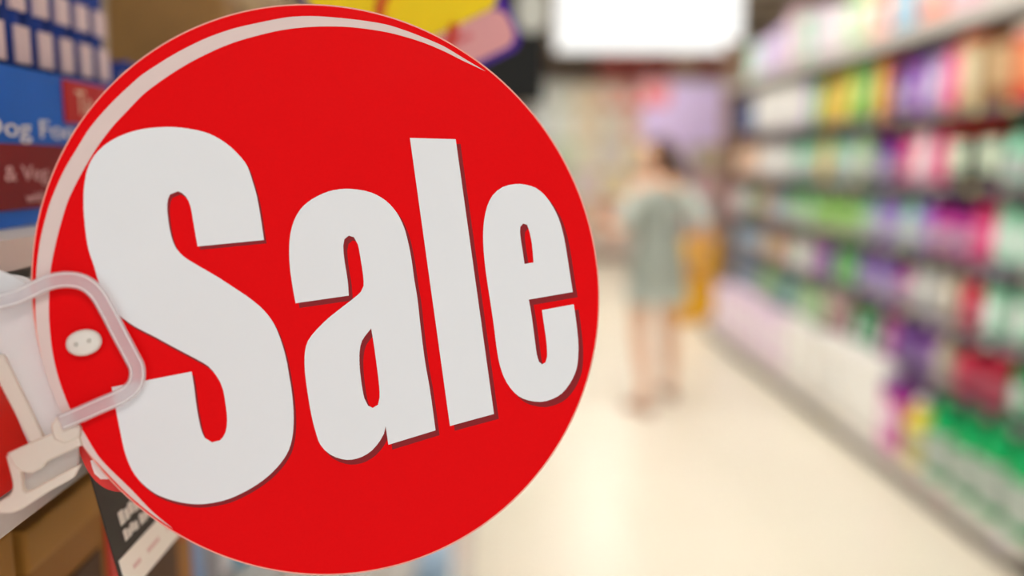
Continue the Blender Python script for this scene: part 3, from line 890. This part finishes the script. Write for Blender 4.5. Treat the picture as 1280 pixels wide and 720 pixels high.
def strap(center, half):
    pts = smooth_path(center[:1] + center[1:-1] + center[-1:], 4)
    # open path: drop the closing run
    P2 = [Vector((p[0], p[1])) for p in center]
    out = []
    for i in range(len(P2) - 1):
        p0 = P2[i - 1] if i else P2[0] * 2 - P2[1]
        p1, p2_ = P2[i], P2[i + 1]
        p3 = P2[i + 2] if i + 2 < len(P2) else p2_ * 2 - p1
        for k in range(6):
            s = k / 6
            out.append(0.5 * ((2 * p1) + (p2_ - p0) * s + (2 * p0 - 5 * p1 + 4 * p2_ - p3) * s * s + (3 * p1 - p0 - 3 * p2_ + p3) * s ** 3))
    out.append(P2[-1])
    l, r = [], []
    for i, p in enumerate(out):
        d = (out[min(i + 1, len(out) - 1)] - out[max(i - 1, 0)]).normalized()
        nn = Vector((-d.y, d.x))
        l.append(p + nn * half)
        r.append(p - nn * half)
    return [(q.x, q.y) for q in l + list(reversed(r))]


loop = [(-14, 380), (18, 372), (40, 362), (60, 353), (82, 349.5), (103, 353), (120, 366), (134, 389), (148, 416), (163, 444), (171, 462), (168, 481), (152, 495), (125, 507), (98, 519), (76, 528)]
arm = filled('loop_arm', [strap(loop, 8.2)], 0.0030, 0.0048, F_LOOP, clip, smooth=False, bevel=0.0006)
F_GLINT = frosted('ffffff', 0.88, 0.25)  # light piped along the loop's edges, put into whiter raised strips
for sg in (-1, 1):
    full = strap(loop, 8.2)
    inner = strap(loop, 6.3)
    h2 = len(full) // 2
    a_, b_ = (full[:h2], inner[:h2]) if sg > 0 else (full[h2:], inner[h2:])
    filled('loop_edge_glint', [a_ + list(reversed(b_))], 0.0028, 0.0054, F_GLINT, arm, smooth=False, bevel=0.0)
filled('body_plate', [[(-60, 346, C), (12, 345), (36, 352), (44, 368), (47, 400), (52, 440), (64, 484), (82, 520, C), (86, 545, C), (50, 556, C), (38, 556, C), (0, 470, C), (-60, 380, C)]], -0.0060, -0.0030, F_BODY, clip, bevel=0.0006)
filled('side_rib', [[(-8, 446, C), (2, 446, C), (52, 548, C), (40, 554, C), (-8, 462, C)]], -0.0028, 0.0006, F_RIB, clip, smooth=False, bevel=0.0005)
filled('upper_shoulder', [[(-60, 352, C), (-8, 338, C), (22, 350), (36, 362), (30, 374), (-10, 388, C), (-60, 400, C)]], -0.0028, 0.0004, F_BODY, clip, bevel=0.0006)
filled('hinge_pad', [[(66, 532), (72, 524), (84, 522), (92, 528), (97, 536), (96, 545), (80, 552), (70, 548)]], -0.0005, 0.0028, F_RIB, clip, bevel=0.0008)
filled('front_flange', [[(12, 568, C), (40, 555, C), (92, 533, C), (99, 556, C), (56, 576), (50, 584), (40, 589), (28, 588), (20, 582)]], -0.0015, 0.0022, F_RIB, clip, bevel=0.0007)
filled('jaw_plate', [[(22, 572, C), (95, 545, C), (95, 578), (90, 592), (60, 610), (30, 628), (18, 630, C)]], -0.0060, -0.0035, F_THIN, clip, bevel=0.0006)
filled('curled_lip', [[(10, 572, C), (22, 570, C), (24, 600), (30, 618), (60, 604), (88, 589), (95, 586), (90, 596), (60, 613), (24, 636), (8, 640), (-6, 636), (2, 628), (14, 620), (18, 606)]], -0.0030, 0.0012, F_RIB, clip, bevel=0.0006)
# white snap pin through the sign's hole
px_, py_ = art(109, 428, 0)
pin = empty('snap_pin')
pin.matrix_world = SF @ Matrix.Translation((px_, py_, 0))
tag(pin, 'small white plastic snap pin pushed through the left of the red sign', 'pin')
wm = mat('ece6de', 0.3, var=0.03)
bm = bmesh.new()
k_ = 0.0028
loft(bm, [(0.0002, .0032, .0030, 2), (0.0012, .0050, .0043, 2.1), (0.0026, .0060, .0046, 2.1, -0.0004, 0.0002), (0.0038, .0056, .0044, 2.1, -0.0004, 0.0002), (0.0044, .0044, .0034, 2.1, -0.0003, 0.0002)], 28)
hd_ = obj('pin_head', bm, wm, pin, True)
hd_.rotation_euler = (0, 0, 0.25)
for (dx, dy) in ((-0.0026, -0.0004), (0.0016, 0.0008)):
    obj('dimple', loft(bmesh.new(), [(0.00438, .0008, .0009, 2, dx, dy), (0.0046, .0005, .0006, 2, dx, dy)], 12), mat('cfcac0', 0.3), pin, True)
obj('pin_shaft', tube(bmesh.new(), [(0, 0, -0.006), (0, 0, 0.0006)], 0.0022, 12), wm, pin, True)

# second red tab showing behind the lower left edge of the sign
tab = empty('red_hang_tab')
tab.matrix_world = SF
tag(tab, 'small red tab with a white swoosh behind the lower left sign edge', 'tab')
filled('tab_sheet', [[(94, 538, C), (98, 560), (106, 582), (119, 601), (135, 612), (152, 615), (170, 612), (160, 590), (140, 560), (115, 530, C)]], -0.0085, -0.0075, mat('d83a34', 0.35, var=0.04), tab)
filled('white_swoosh', [[(113, 576, C), (118, 592), (126, 599), (135, 599), (140, 590), (130, 572)]], -0.0074, -0.0071, mat('f6f0ee', 0.4, var=0.02), tab)

# ------------------------------------------------------------------ woman walking away down the aisle
wx, wy = 1.02, 5.25
wo = empty('woman', (wx, wy, 0))
wo.name = 'person'
tag(wo, 'woman in a sage grey short dress with long brown hair walking down the aisle', 'person')
FWD = Vector((-0.28, 0.96, 0)).normalized()
SD = Vector((FWD.y, -FWD.x, 0))       # her right


def B(f, s, z):
    return FWD * f + SD * s + Vector((0, 0, z))


skin_m = mat('e8b898', 0.55, var=0.05)
joints, edges, rad = [], [], []


def J(p, r, par=None):
    joints.append(p)
    rad.append(r)
    if par is not None: edges.append((par, len(joints) - 1))
    return len(joints) - 1


pel = J(B(0, 0, .90), .125)
wst = J(B(0, 0, 1.03), .105, pel)
che = J(B(0.01, 0, 1.20), .115, wst)
ush = J(B(0, 0, 1.33), .085, che)
nk = J(B(0.015, 0, 1.41), .045, ush)
J(B(0.03, 0, 1.47), .045, nk)
hands = []
for s, el, wr, fd in ((1, B(-0.10, .27, 1.09), B(0.06, .30, 0.93), B(0.25, 0.05, -0.95)), (-1, B(0.02, -.245, 1.08), B(0.25, -.25, 1.10), B(0.9, 0.05, 0.15))):
    sh = J(B(0, .165 * s, 1.335), .052, ush)
    e_ = J(el, .036, sh)
    m_ = J(el.lerp(wr, .5), .034, e_)
    w_ = J(wr, .022, m_)
    fd = fd.normalized()
    side = SD * -s if abs(fd.z) < .5 else FWD
    side = (side - fd * side.dot(fd)).normalized()
    pm = J(wr + fd * .05, .026, w_)
    kn = wr + fd * .085
    up_ = fd.cross(side).normalized()
    curl = -up_ if up_.z > 0 else up_
    for q, ln in ((-1.5, .058), (-.5, .070), (.5, .075), (1.5, .066)):
        a_ = J(kn + side * q * .019, .0095, pm)
        b_ = J(kn + side * q * .021 + fd * ln * .5 + curl * .006, .0085, a_)
        J(kn + side * q * .021 + fd * ln * .85 + curl * .026, .0070, b_)
    t1 = J(wr + fd * .03 + side * .036, .011, w_)
    J(wr + fd * .065 + side * .058 + curl * .012, .009, t1)
for s, kn, an, toe in ((1, B(0.10, .125, .50), B(0.12, .165, .095), B(0.28, .20, .035)), (-1, B(0.02, -.115, .49), B(-0.14, -.135, .125), B(0.0, -.16, .032))):
    hp = J(B(0, .085 * s, .85), .088, pel)
    th = J(B(0, .088 * s, .85).lerp(kn, .5), .074, hp)
    k_ = J(kn, .050, th)
    cf = J(kn.lerp(an, .35) - FWD * .015, .052, k_)
    a_ = J(an, .032, cf)
    J(an.lerp(toe, .55) + Vector((0, 0, -.012)), .030, a_)
me = bpy.data.meshes.new('body')
me.from_pydata([tuple(p) for p in joints], edges, [])
body = bpy.data.objects.new('body', me)
COL.objects.link(body)
body.parent = wo
sk = body.modifiers.new('skin', 'SKIN')
sk.use_smooth_shade = True
for i, v in enumerate(me.skin_vertices[0].data):
    v.radius = (rad[i], rad[i])
    v.use_root = (i == 0)
ss = body.modifiers.new('sub', 'SUBSURF')
ss.levels = ss.render_levels = 2
me.materials.append(skin_m)
dg = bpy.context.evaluated_depsgraph_get()
nm_ = bpy.data.meshes.new_from_object(body.evaluated_get(dg))
body.modifiers.clear()
body.data = nm_
nm_.materials.clear()
nm_.materials.append(skin_m)
for p in nm_.polygons: p.use_smooth = True

# head with face, turned to her left
HD = (FWD * 0.45 - SD * 0.85).normalized()
HS = Vector((HD.y, -HD.x, 0))
HC = B(0.045, 0, 1.515)


def H(f, s, z): return HC + HD * f + HS * s + Vector((0, 0, z))


def blob(name, c, r, m, rot=None, par=None, fn=None, seg=20):
    bm = bmesh.new()
    bmesh.ops.create_uvsphere(bm, u_segments=seg, v_segments=seg // 2 + 2, radius=1)
    M = Matrix((HS, HD, Vector((0, 0, 1)))).transposed()
    for v in bm.verts:
        q = Vector(v.co)
        if fn: q = fn(q)
        v.co = c + M @ Vector((q.x * r[0], q.y * r[1], q.z * r[2]))
    return obj(name, bm, m, par or wo, True)


def face_fn(q):
    q = q.copy()
    if q.z < 0:
        k = 1 + 0.28 * q.z
        q.x *= k
        if q.y > 0: q.y *= 1 + 0.10 * q.z
        else: q.y *= 1 + 0.30 * q.z
    d = math.exp(-((q.x / .16) ** 2)) * math.exp(-(((q.z + .12) / .2) ** 2))
    if q.y > 0: q.y += 0.22 * d
    e = math.exp(-(((abs(q.x) - .38) / .18) ** 2)) * math.exp(-(((q.z - .08) / .12) ** 2))
    if q.y > 0: q.y -= 0.10 * e
    mth = math.exp(-((q.x / .3) ** 2)) * math.exp(-(((q.z + .48) / .08) ** 2))
    if q.y > 0: q.y += 0.05 * mth
    return q


head = blob('head', HC, (.075, .095, .115), skin_m, fn=face_fn, seg=40)
for s in (-1, 1):
    blob('eye', H(.077, .029 * s, .010), (.011, .007, .007), mat('f0ece8', .3), par=head, seg=10)
    blob('eyebrow', H(.087, .030 * s, .030), (.017, .004, .003), mat('3a2418', .7), par=head, seg=8)
    blob('ear', H(-.005, .074 * s, -.005), (.010, .020, .030), skin_m, par=head, seg=10)
blob('mouth', H(.084, 0, -.055), (.022, .008, .007), mat('b8605a', .5), par=head, seg=10)


def hair_fn(q):
    q = q.copy()
    if q.y > .25 and q.z < .55: q.y = .25 + (q.y - .25) * .12
    if q.z < 0: q.z *= 1.9; q.x *= 1 - .06 * abs(q.z); q.y = q.y - .10 * abs(q.z)
    return q


hair_m = mat('3e2414', 0.55, var=0.35, scale=60)
hair = blob('hair', HC + Vector((0, 0, .018)) - HD * .014, (.086, .100, .108), hair_m, fn=hair_fn, seg=36)
tube_pts = [HC - HD * .095 + Vector((0, 0, -.02)), HC - HD * .12 + SD * .03 + Vector((0, 0, -.10)), HC - HD * .105 + SD * .05 + Vector((0, 0, -.19)), HC - HD * .08 + SD * .055 + Vector((0, 0, -.26))]
obj('ponytail', tube(bmesh.new(), tube_pts, [.045, .05, .036, .012], 12), hair_m, hair, True)

# dress
dm = mat('ccd4ca', 0.8, var=0.08, scale=10)


def dress_ring(bm, z, f, s_, hf, hs, seg=28, fl=0.0):
    out = []
    for k in range(seg):
        a = 2 * PI * k / seg
        wob = 1 + fl * math.sin(5 * a + z * 9)
        out.append(bm.verts.new(B(f + hf * math.cos(a) * wob, s_ + hs * math.sin(a) * wob, z)))
    return out


bm = bmesh.new()
rows = [(.655, 0, 0, .192, .222, .05), (.76, 0, 0, .178, .210, .03), (.88, 0, 0, .165, .195, .02), (.98, 0, 0, .142, .172, .01), (1.05, 0, 0, .132, .160, 0), (1.13, .008, 0, .138, .165, 0),
        (1.22, .01, 0, .140, .172, 0), (1.30, .005, 0, .115, .180, 0), (1.36, 0, 0, .080, .150, 0), (1.395, .008, 0, .060, .085, 0)]
rg = [dress_ring(bm, r[0], r[1], r[2], r[3] * .92, r[4] * (.87 if r[0] < 1.25 else .95), fl=r[5]) for r in rows]
for a, b in zip(rg, rg[1:]):
    for i in range(len(a)):
        j = (i + 1) % len(a)
        bm.faces.new((a[i], a[j], b[j], b[i]))
bmesh.ops.solidify(bm, geom=bm.faces[:], thickness=-0.004)
dress = obj('dress', bm, dm, wo, True)
for s, el in ((1, B(-0.10, .27, 1.09)), (-1, B(0.02, -.245, 1.08))):
    sh = B(0, .15 * s, 1.335)
    obj('sleeve', tube(bmesh.new(), [sh - SD * .03 * s, sh.lerp(el, .3), sh.lerp(el, .62), sh.lerp(el, .85)], [.062, .058, .054, .052], 16, False), dm, dress, True)
shoe_m = mat('b89078', 0.5)
for an, toe in ((B(0.12, .165, .095), B(0.28, .20, .035)), (B(-0.14, -.135, .125), B(0.0, -.16, .032))):
    d = (toe - an)
    d.z = 0
    d.normalize()
    base = Vector((an.x, an.y, 0)) - d * .045
    sd_ = Vector((d.y, -d.x, 0))
    bm = bmesh.new()
    prof = [(0.0, .026, .075), (.06, .033, .078), (.12, .036, .062), (.18, .044, .048), (.225, .040, .036), (.25, .018, .026)]
    rgs = []
    for (l, hw, ht) in prof:
        c = base + d * l
        rgs.append([bm.verts.new(c + sd_ * hw * math.cos(q) + Vector((0, 0, max(0.002, ht / 2 + ht / 2 * math.sin(q))))) for q in [2 * PI * k / 14 for k in range(14)]])
    for a, b in zip(rgs, rgs[1:]):
        for i in range(14):
            j = (i + 1) % 14
            bm.faces.new((a[i], a[j], b[j], b[i]))
    bm.faces.new(list(reversed(rgs[0])))
    bm.faces.new(rgs[-1])
    obj('shoe', bm, shoe_m, wo, True)
